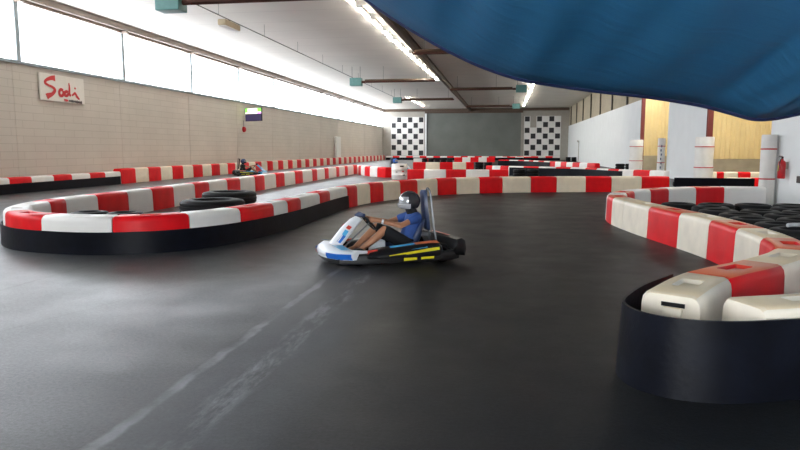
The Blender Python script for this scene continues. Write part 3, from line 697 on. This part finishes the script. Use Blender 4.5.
# ------------------------------------------------------------------ karts and drivers
def sweep_y(bb, secs, mi=0):
    bb.rings(secs, True, True, mi)
def make_kart(wheels_mesh_r=.135):
    root = empty('go_kart')
    def P(name, bb, m, sm=35, bevel=None, parent=None): return bb.build(name, m, parent or root, sm, bevel)
    # chassis
    b = MB()
    for s in (-1, 1):
        b.tube([(-.80, s*.33, .10), (-.2, s*.33, .08), (.45, s*.26, .08), (.82, s*.17, .10)], .016, 8)
        b.tube([(-.45, s*.33, .09), (-.42, s*.60, .14), (.38, s*.60, .14), (.42, s*.27, .09)], .014, 8)
    for x, w in ((-.78,.33),(-.3,.33),(.45,.26)): b.tube([(x, -w, .085), (x, w, .085)], .015, 8)
    b.tube([(.45, -.5, .13), (.5, 0, .10), (.45, .5, .13)], .014, 8)
    P('frame', b, M['k_frame'])
    b = MB(); b.rings([[(x, y, z) for (y, z) in ((-w, .05), (w, .05), (w, .062), (-w, .062))] for x, w in ((-.35,.32),(.3,.30),(.86,.2))]); P('floor_tray', b, M['black'])
    # perimeter bumper: thick black rail right around the kart
    def outline(k, zoff):
        pts = []
        for (x, y) in ((1.02,0),(1.0,.30),(.90,.52),(.62,.60),(.30,.66),(-.4,.69),(-.74,.70),(-.88,.62),(-.93,.36),(-.94,0)): pts.append((x*k, y*k))
        return pts + [(x, -y) for (x, y) in reversed(pts[1:-1])]
    o0 = outline(1, 0); R = []
    for (z, k) in ((.045,.965),(.06,1.0),(.16,1.01),(.19,.985),(.19,.90),(.05,.90)): R.append([(x*k, y*k, z) for (x, y) in o0])
    b = MB()
    b.rings(R + [R[0]], True, False); P('perimeter_bumper', b, M['black'], 40)
    # front fairing: wraps round the nose
    ys_ = [-.62,-.5,-.3,-.1,.1,.3,.5,.62]; xf = [.72,.90,1.00,1.035,1.035,1.00,.90,.72]; R = []
    for y, x in zip(ys_, xf):
        hh = .27 if abs(y) < .4 else .23
        R.append([(x+.015, y, .12), (x+.035, y, .17), (x+.01, y, .23), (x-.08, y*.97, hh+.02), (x-.20, y*.93, hh+.01), (x-.22, y*.92, hh-.03), (x-.08, y*.95, .20), (x-.04, y*.97, .12)])
    b = MB(); b.rings(R); ff = P('front_fairing', b, M['k_white'], 45)
    for (i0, i1, m, z0, z1) in ((0,2,'k_blue',.125,.205),(2,3,'k_red',.13,.18),(3,5,'k_white',.12,.17),(5,7,'k_blue',.125,.205)):
        b = MB(); b.rings([[(xf[i]+.041+(.004 if zz > .15 else -.018), ys_[i]*1.015, zz) for zz in (z0, (z0+z1)/2, z1)] for i in range(i0, i1+1)], closed=False, cap=False); P('sticker', b, M[m], 60, None, ff)
    for s in (-1, 1):                                               # light blue flashes on the fairing top
        b = MB(); b.rings([[(x, s*y, z) for (x, y, z) in q] for q in (((.88,.55,.262),(.76,.53,.262)), ((.96,.32,.302),(.80,.30,.295)))], closed=False, cap=False); P('sticker', b, M['k_lblue'], 60, None, ff)
    # steering fairing: tall panel leaning back to the wheel
    R = []
    for (x, z, w, t) in ((.86,.24,.17,.07),(.76,.36,.165,.07),(.64,.50,.15,.07),(.54,.60,.13,.06),(.47,.65,.10,.04)):
        R.append([(x+t*.8, -w*.3, z+t*.45), (x+t*.8, w*.3, z+t*.45), (x+t*.3, w*.8, z+t*.2), (x-t*.5, w, z-.02), (x-t*.8, w*.9, z-.03), (x-t*.3, 0, z), (x-t*.8, -w*.9, z-.03), (x-t*.5, -w, z-.02), (x+t*.3, -w*.8, z+t*.2)])
    b = MB(); b.rings(R); sf = P('steering_fairing', b, M['k_white'], 50)
    for (a, c, m) in (((.80,.30),(.71,.40),'k_blue'), ((.66,.49),(.62,.53),'k_red'), ((.72,.40),(.67,.47),'k_lblue')):
        for s in (-1, 1):
            b = MB(); b.rings([[(x-.005, s*.168, z), (x+.035, s*.120, z+.024)] for (x, z) in (a, c)], closed=False, cap=False); P('sticker', b, M[m], 60, None, sf)
    b = MB(); b.tube([(.50,-.05,.66),(.44,-.03,.69),(.40,.06,.68)], [.03,.045,.03], 8); P('dash_display', b, M['navy'])
    # side pods
    for s in (-1, 1):
        R = []
        for (x, y, wd, zt) in ((.56,.53,.07,.19),(.48,.55,.12,.225),(.30,.56,.15,.255),(0,.58,.15,.285),(-.30,.59,.14,.315),(-.52,.60,.12,.325),(-.60,.59,.08,.27)):
            R.append([(x, s*(y+q*wd), z) for (q, z) in ((-1,.14),(-1,zt-.02),(-.7,zt),(.5,zt-.01),(.95,zt-.06),(1.05,.16),(.95,.13))])
        b = MB(); b.rings(R); pod = P('side_pod', b, M['black'], 45)
        def st(pts, m):
            bb = MB(); bb.rings([[(x, s*y1, z1), (x, s*y2, z2)] for (x, y1, z1, y2, z2) in pts], closed=False, cap=False); P('sticker', bb, M[m], 60, None, pod)
        st([(.18,.55,.280,.675,.205),(-.10,.57,.302,.715,.242),(-.34,.57,.324,.728,.262)], 'k_lblue')
        st([(-.18,.56,.314,.66,.300),(-.42,.57,.333,.68,.316),(-.54,.57,.334,.69,.310)], 'k_orange')
        st([(.24,.715,.155,.727,.18),(-.06,.737,.18,.735,.215),(-.34,.746,.205,.742,.25),(-.52,.738,.22,.732,.262)], 'k_yellow')
        # yellow slots on the bumper below
        st([(.02,.712,.085,.716,.145),(-.18,.714,.09,.718,.15)], 'k_yellow'); st([(-.24,.714,.092,.718,.152),(-.44,.716,.097,.72,.157)], 'k_yellow')
        st([(.52,.60,.19,.61,.245),(.38,.63,.20,.62,.255)], 'k_red')
    # rear bumper
    R = []
    for y in (-.70,-.66,-.4,0,.4,.66,.70):
        q = .05 if abs(y) > .68 else 0
        R.append([(x, y, z) for (x, z) in ((-.96+q,.10+q),(-.98+q,.2),(-.96+q,.32-q),(-.90,.36-q),(-.82,.34-q),(-.80+q,.12+q))])
    b = MB(); b.rings(R); P('rear_bumper', b, M['black'], 45)
    b = MB(); b.rings([[(x, y, .362) for y in (-.3, .3)] for x in (-.89, -.84)], closed=False, cap=False); P('sticker', b, M['k_red'])
    # wheels
    for (x, s, r, w) in ((.60,-1,.128,.13),(.60,1,.128,.13),(-.64,-1,.14,.20),(-.64,1,.14,.20)):
        b = MB(); b.lathe([(r*.5,-w*.42),(r*.82,-w*.5),(r*.97,-w*.4),(r,-w*.25),(r,w*.25),(r*.97,w*.4),(r*.82,w*.5),(r*.5,w*.42)], 24, axis='y', closed=True)
        wo = P('wheel', b, M['tyre'], 40); wo.location = (x, s*(.42 if x > 0 else .50), r)
        b = MB(); b.lathe([(0,-w*.2),(r*.3,-w*.2),(r*.52,-w*.42),(r*.55,-w*.42),(r*.55,w*.42),(r*.52,w*.42),(r*.3,w*.2),(0,w*.2)], 18, axis='y'); b.build('rim', M['chrome'], wo, 40)
    b = MB(); b.tube([(-.64,-.42,.14),(-.64,.42,.14)], .02, 10); P('rear_axle', b, M['k_frame'])
    # seat shell
    R = []
    for (x, z, w, lip) in ((.02,.13,.15,.10),(-.08,.105,.18,.14),(-.25,.10,.19,.17),(-.38,.14,.20,.17),(-.47,.30,.21,.15),(-.52,.48,.20,.10),(-.55,.60,.17,.05)):
        nx = 1 if z > .2 else .25; nz = 1-nx*.7
        R.append([(x+lip*nx, -w-.02, z+lip*nz), (x+lip*.35*nx, -w, z+lip*.35*nz), (x, -w*.6, z), (x, w*.6, z), (x+lip*.35*nx, w, z+lip*.35*nz), (x+lip*nx, w+.02, z+lip*nz)])
    inner = [[(p[0]+.0, p[1]*.95, p[2]+.0) for p in r] for r in R]
    b = MB(); b.rings(R, closed=False, cap=False); so = P('seat', b, M['navy'], 60); sd = so.modifiers.new('thick', 'SOLIDIFY'); sd.thickness = .012
    # head-rest and roll column behind the seat
    b = MB()
    for s in (-1, 1): b.tube([(-.76, s*.13, .12), (-.70, s*.11, .45), (-.66, s*.085, .92), (-.645, s*.06, 1.02), (-.64, 0, 1.055)], .018, 8)
    rc = P('roll_bar', b, M['k_frame'])
    R = []
    for (x, z, w) in ((-.66,.42,.07),(-.645,.46,.10),(-.61,.75,.105),(-.59,.98,.10),(-.595,1.03,.06)):
        R.append([(x, -w, z), (x+.045, -w*.8, z), (x+.06, 0, z), (x+.045, w*.8, z), (x, w, z), (x-.02, 0, z)])
    b = MB(); b.rings(R); P('headrest', b, M['navy'], 50)
    # steering
    b = MB(); ctr = Vector((.30, 0, .56)); ax = Vector((.75, 0, -.66)).normalized(); u = Vector((0,1,0)); v = ax.cross(u)
    b.tube([ctr + (u*math.cos(2*PI*k/24)+v*math.sin(2*PI*k/24))*.135 for k in range(25)], .014, 8)
    for a in (PI*.5, PI*1.17, PI*1.83): b.tube([ctr, ctr + (u*math.cos(a)+v*math.sin(a))*.135], .01, 6)
    sw = P('steering_wheel', b, M['black'])
    b = MB(); b.tube([ctr, ctr+ax*.5], .012, 8); P('steering_column', b, M['k_frame'])
    for s in (-1, 1):
        b = MB(); b.tube([(.66, s*.12, .07), (.72, s*.12, .20)], .008, 6); b.box(.70, .715, s*.12-.035, s*.12+.035, .17, .25); P('pedal', b, M['k_red'])
    # engine and tank
    b = MB(); b.box(-.60, -.32, -.46, -.24, .12, .34); b.lathe([(0,0),(.10,0),(.10,.1),(.06,.14),(0,.14)], 14, (-.46,-.35,.34)); P('engine', b, M['black'], 35, .02)
    b = MB(); b.box(.06, .30, -.07, .07, .07, .30); P('fuel_tank', b, M['k_white'], 35, .03)
    b = MB(); b.tube([(-.40,-.30,.30),(-.60,-.30,.32),(-.78,-.20,.30)], .035, 10); P('exhaust', b, M['k_frame'])
    return root

def capsule_cloud(segs, balls=()):
    """tapered limbs as one cloud of solids, fused by a voxel remesh into a single skin"""
    bb = MB()
    for (a, c, ra, rc) in segs:
        a = Vector(a); c = Vector(c); n = 5; pts = []; rs = []
        d = (c-a).normalized()
        for k in (1, .86, .5): pts.append(a - d*ra*k); rs.append(max(.002, ra*math.sqrt(max(0, 1-k*k))))
        for k in range(n+1): pts.append(a.lerp(c, k/n)); rs.append(ra+(rc-ra)*k/n)
        for k in (.5, .86, 1): pts.append(c + d*rc*k); rs.append(max(.002, rc*math.sqrt(max(0, 1-k*k))))
        bb.tube(pts, rs, 12)
    for (c, rx, ry, rz) in balls:
        R = []
        for i in range(9):
            t = PI*(i+.02)/8.04 ; R.append([(c[0]+rx*math.sin(t)*math.cos(2*PI*k/14), c[1]+ry*math.sin(t)*math.sin(2*PI*k/14), c[2]+rz*math.cos(t)) for k in range(14)])
        bb.rings(R)
    return bb
def fused(name, bb, m, parent, vox=.014, sm=3):
    o = bb.build(name, m, parent, 180)
    r = o.modifiers.new('fuse', 'REMESH'); r.mode = 'VOXEL'; r.voxel_size = vox; r.use_smooth_shade = True
    s = o.modifiers.new('smooth', 'SMOOTH'); s.factor = .5; s.iterations = sm
    return o
def make_driver():
    """seated driver in kart coordinates: x forward, y left"""
    hip = [(-.27, s*.09, .22) for s in (-1, 1)]; knee = [(.13, s*.19, .47) for s in (-1, 1)]; ank = [(.50, s*.13, .17) for s in (-1, 1)]
    sh = [(-.40, s*.185, .63) for s in (-1, 1)]; el = [(-.10, s*.27, .53) for s in (-1, 1)]
    wr = [(.19, s*.155, .60) for s in (-1, 1)]; gr = [(.27, s*.14, .615) for s in (-1, 1)]
    segs = []
    for i, s in ((0,-1), (1,1)):
        segs += [(sh[i], el[i], .052, .041), (el[i], wr[i], .043, .029), (hip[i], knee[i], .088, .060), (knee[i], (knee[i][0]*.7+ank[i][0]*.3, knee[i][1], knee[i][2]*.7+ank[i][2]*.3-.01), .060, .058), ((knee[i][0]*.7+ank[i][0]*.3, knee[i][1], knee[i][2]*.7+ank[i][2]*.3-.01), ank[i], .058, .038), (ank[i], (ank[i][0]+.12, ank[i][1], ank[i][2]-.03), .04, .035)]
        # palm, four fingers curled over the rim, thumb along the inside
        segs += [(wr[i], gr[i], .030, .034)]
        for f in range(4):
            z = gr[i][2]+.030-.020*f; L = (.034,.040,.037,.028)[f]; p0 = (gr[i][0]+.02, gr[i][1]+s*.008, z); p1 = (p0[0]+L, p0[1]-s*.004, z+.004); p2 = (p1[0]+.004, p1[1]-s*.03, z-.006)
            segs += [(p0, p1, .0095, .009), (p1, p2, .009, .008), (p2, (p2[0]-.024, p2[1]-s*.006, z-.008), .008, .007)]
        segs += [((gr[i][0]-.012, gr[i][1]-s*.012, gr[i][2]+.02), (gr[i][0]+.018, gr[i][1]-s*.035, gr[i][2]+.030), .011, .010), ((gr[i][0]+.018, gr[i][1]-s*.035, gr[i][2]+.030), (gr[i][0]+.04, gr[i][1]-s*.038, gr[i][2]+.022), .010, .008)]
    segs += [((-.30,0,.20),(-.38,0,.42),.125,.135), ((-.38,0,.42),(-.41,0,.58),.135,.125), ((-.41,-.12,.61),(-.41,.12,.61),.075,.075), ((-.40,0,.66),(-.37,0,.76),.055,.052)]
    balls = [((-.35,0,.86),.095,.075,.115), ((-.30,0,.80),.05,.05,.05), ((-.255,0,.85),.018,.014,.022)]
    for s in (-1, 1): balls += [((-.365, s*.078, .85), .018, .01, .03), ((-.270, s*.032, .875), .013, .013, .010)]
    body = fused('person', capsule_cloud(segs, balls), M['skin'], None, .0085, 3)
    sg = [((-.30,0,.25),(-.38,0,.42),.142,.150), ((-.38,0,.42),(-.41,0,.58),.150,.142), ((-.41,-.125,.61),(-.41,.125,.61),.09,.09)]
    for i in (0, 1):
        e = Vector(sh[i]).lerp(Vector(el[i]), .42); sg.append((sh[i], tuple(e), .068, .066))
    fused('t_shirt', capsule_cloud(sg), M['shirt'], body, .014, 4)
    sg = [((-.30,-.06,.20),(-.30,.06,.20),.142,.142)]
    for i in (0, 1):
        e = Vector(hip[i]).lerp(Vector(knee[i]), .90); sg.append((hip[i], tuple(e), .105, .088))
    fused('shorts', capsule_cloud(sg), M['shorts'], body, .014, 4)
    for i in (0, 1):
        b = capsule_cloud([((ank[i][0]-.02, ank[i][1], ank[i][2]-.015), (ank[i][0]+.04, ank[i][1], ank[i][2]-.045), .050, .045), ((ank[i][0]+.0, ank[i][1], ank[i][2]-.045), (ank[i][0]+.15, ank[i][1], ank[i][2]-.035), .045, .036)])
        fused('shoe', b, M['shoe'], body, .014, 2)
    b = MB(); b.tube([Vector(wr[1]).lerp(Vector(el[1]), .10+.1*k) for k in (0, 1)], .036, 12); b.build('wristband', M['k_white'], body, 40)
    # full-face helmet: shell, visor, chin bar, neck cloth
    c = Vector((-.345, 0, .865)); R = []; n = 22
    def shell(t, a, k=1.):
        x = .165*math.sin(t)*math.cos(a); y = .142*math.sin(t)*math.sin(a); z = .158*math.cos(t)
        return (c.x+x*k, c.y+y*k, c.z+z*k)
    b = MB(); b.rings([[shell(.03+t*.1385, 2*PI*k/n) for k in range(n)] for t in range(17)]); h = b.build('helmet', M['helmet'], body, 50)
    b = MB(); b.rings([[shell(1.10+.13*t, -1.15+2.3*k/12, 1.03) for k in range(13)] for t in range(6)], closed=False, cap=False); vz = b.build('visor', M['visor'], h, 60)
    R = []
    for k in range(13):
        a = -1.35+2.7*k/12; f = .02*math.cos(a)
        R.append([shell(1.76, a, 1.02+f*4), shell(1.80, a, 1.10+f*5), shell(2.05, a, 1.10+f*5), shell(2.3, a, 1.02+f*2)])
    b = MB(); b.rings(R); b.build('chin_bar', M['helmet_silver'], h, 50)
    b = capsule_cloud([((-.39,0,.68),(-.35,0,.77),.085,.078)]); fused('neck_cloth', b, M['shorts'], body, .014, 2)
    return body

kart = make_kart(); tag(kart, 'nearest go-kart, blue, white and black with yellow flashes, in mid floor', 'go-kart', 'go-karts on the track')
driver = make_driver(); tag(driver, 'person in grey helmet and blue t-shirt driving the nearest kart', 'person', 'kart drivers')
KH = math.atan2(-.50, -.866)
def place(k, d, x, y, rz):
    for o in (k, d): o.location = (x, y, 0); o.rotation_euler = (0, 0, rz)
def override(root, table):
    for o in [root] + list(root.children_recursive):
        if o.type == 'MESH' and o.data.materials and o.data.materials[0] and o.data.materials[0].name in table:
            o.material_slots[0].link = 'OBJECT'; o.material_slots[0].material = table[o.data.materials[0].name]
k2 = copy_tree(kart); d2 = copy_tree(driver)
tag(k2, 'light blue and white go-kart in the lane along the left block wall', 'go-kart', 'go-karts on the track'); tag(d2, 'person in black clothes and dark helmet driving the kart by the left wall', 'person', 'kart drivers')
override(d2, {'blue_shirt': M['black'], 'grey_helmet': M['navy'], 'silver_helmet': M['helmet'], 'shoe': M['black']})
override(k2, {'kart_white': M['k_lblue'], 'kart_blue': M['k_white'], 'navy_plastic': M['black']})
k3 = copy_tree(kart); d3 = copy_tree(driver)
tag(k3, 'far go-kart half hidden behind the white marker drum', 'go-kart', 'go-karts on the track'); tag(d3, 'person in blue helmet and ochre shirt driving the kart behind the white drum', 'person', 'kart drivers')
override(d3, {'grey_helmet': M['k_blue'], 'silver_helmet': M['k_blue'], 'blue_shirt': mat('ochre_shirt', (.42,.27,.05), .8)})
place(kart, driver, -1.66, 9.12, KH)
for o in (kart, driver): o.scale = (.97,.97,.97)
place(k2, d2, -15.2, 36.8, .35)
place(k3, d3, -6.3, 38.6, -.5)

# white drum with labels beside the end of the slanting row
root = empty('marker_drum', (-5.52, 33.7, 0)); tag(root, 'white plastic marker drum with small dark labels at the end of the slanting row', 'drum')
b = MB(); b.lathe([(0,0),(.40,0),(.42,.03),(.42,.22),(.435,.24),(.42,.26),(.42,.50),(.435,.52),(.42,.54),(.42,.78),(.40,.82),(.12,.83),(0,.83)], 22); b.build('barrel', M['white'], root, 40)
for (a, z, w, m) in ((-1.35,.66,.5,'black'),(-1.1,.40,.3,'k_red'),(-1.0,.20,.35,'black'),(-1.9,.36,.25,'grey_paint')):
    b = MB(); b.rings([[(.427*math.cos(a+w*k/4), .427*math.sin(a+w*k/4), z+dz) for k in range(5)] for dz in (0, .07)], closed=False, cap=False); b.build('paper_label', M[m], root)

# ------------------------------------------------------------------ blue tarpaulin overhead
edge = [(-4.6,8.6,6.6),(-3.6,8.1,5.3),(-2.75,7.8,4.35),(-2.01,7.6,3.63),(-1.57,7.49,3.29),(-1.2,7.39,3.03),(-.73,7.28,2.74),(-.29,7.17,2.51),(.14,7.07,2.35),(.55,6.96,2.26),(.94,6.85,2.19),(1.41,6.75,2.12),(1.85,6.64,2.03),(2.09,6.53,1.95),(2.27,6.43,1.885),(2.4,6.32,1.88),(2.56,6.21,1.915),(2.83,6.11,1.98),(3.23,6.0,2.05),(4.2,5.85,2.25),(5.6,5.75,2.6),(7.55,5.7,3.2)]
class P3:
    def __init__(s, P): s.P = P
    def at(s, t):
        P = s.P; i = min(int(t), len(P)-2); f = t-i; p1, p2 = P[i], P[i+1]; p0 = P[max(i-1,0)]; p3 = P[min(i+2, len(P)-1)]
        return Vector([.5*(2*p1[a]+(p2[a]-p0[a])*f+(2*p0[a]-5*p1[a]+4*p2[a]-p3[a])*f*f+(3*p1[a]-p0[a]-3*p2[a]+p3[a])*f**3) for a in range(3)])
E3 = P3(edge); nu = (len(edge)-1)*6; nv = 26; R = []
for i in range(nu+1):
    t = (len(edge)-1)*i/nu; p = E3.at(t); ring = []
    for j in range(nv+1):
        v = j/nv
        if j < 4:                                                   # rounded belly turning up on the far side
            a = (1-j/4.)*1.9; ring.append((p.x, p.y+.10*math.sin(a), p.z+.10*(1-math.cos(a)))); continue
        q = (j-4)/(nv-4)
        rise = (min(6.9, p.z+2.9)-p.z)
        fold = .05*math.sin(t*2.1+q*5.)*math.exp(-q*2.2)*min(1, q*6) + .03*math.sin(t*5.3-q*9)*math.exp(-q*3)*min(1, q*6)
        ring.append((p.x+q*.5, p.y-5.6*q, p.z+rise*(.45*q+.55*q*q)+fold))
    R.append(ring)
b = MB(); b.rings(R, closed=False, cap=False)
tp = b.build('tarpaulin', M['tarp'], None, 180); sd = tp.modifiers.new('thick', 'SOLIDIFY'); sd.thickness = .004
tag(tp, 'large blue tarpaulin sagging from the ceiling at the top right', 'tarpaulin')
b = MB(); b.tube([Vector(R[i][3])+Vector((0,.02,.0)) for i in range(0, nu+1)], .035, 8); b.build('hem', M['hem'], tp, 60)

# ------------------------------------------------------------------ light and camera
w = bpy.data.worlds.new('daylight'); scene.world = w; w.use_nodes = True
bg = w.node_tree.nodes['Background']; bg.inputs[0].default_value = (.93,.97,1.0,1); bg.inputs[1].default_value = 5.2

cam = bpy.data.cameras.new('camera'); co = bpy.data.objects.new('camera', cam); col.objects.link(co)
cam.sensor_width = 36; cam.lens = 28.8; cam.clip_end = 300
co.location = (0, 0, 1.6); co.rotation_euler = (math.radians(90-6.77), 0, math.radians(9.25)); scene.camera = co
scene.view_settings.view_transform = 'Standard'; scene.view_settings.look = 'None'; scene.view_settings.gamma = 1; scene.view_settings.use_curve_mapping = False
scene.view_settings.exposure = 1.5
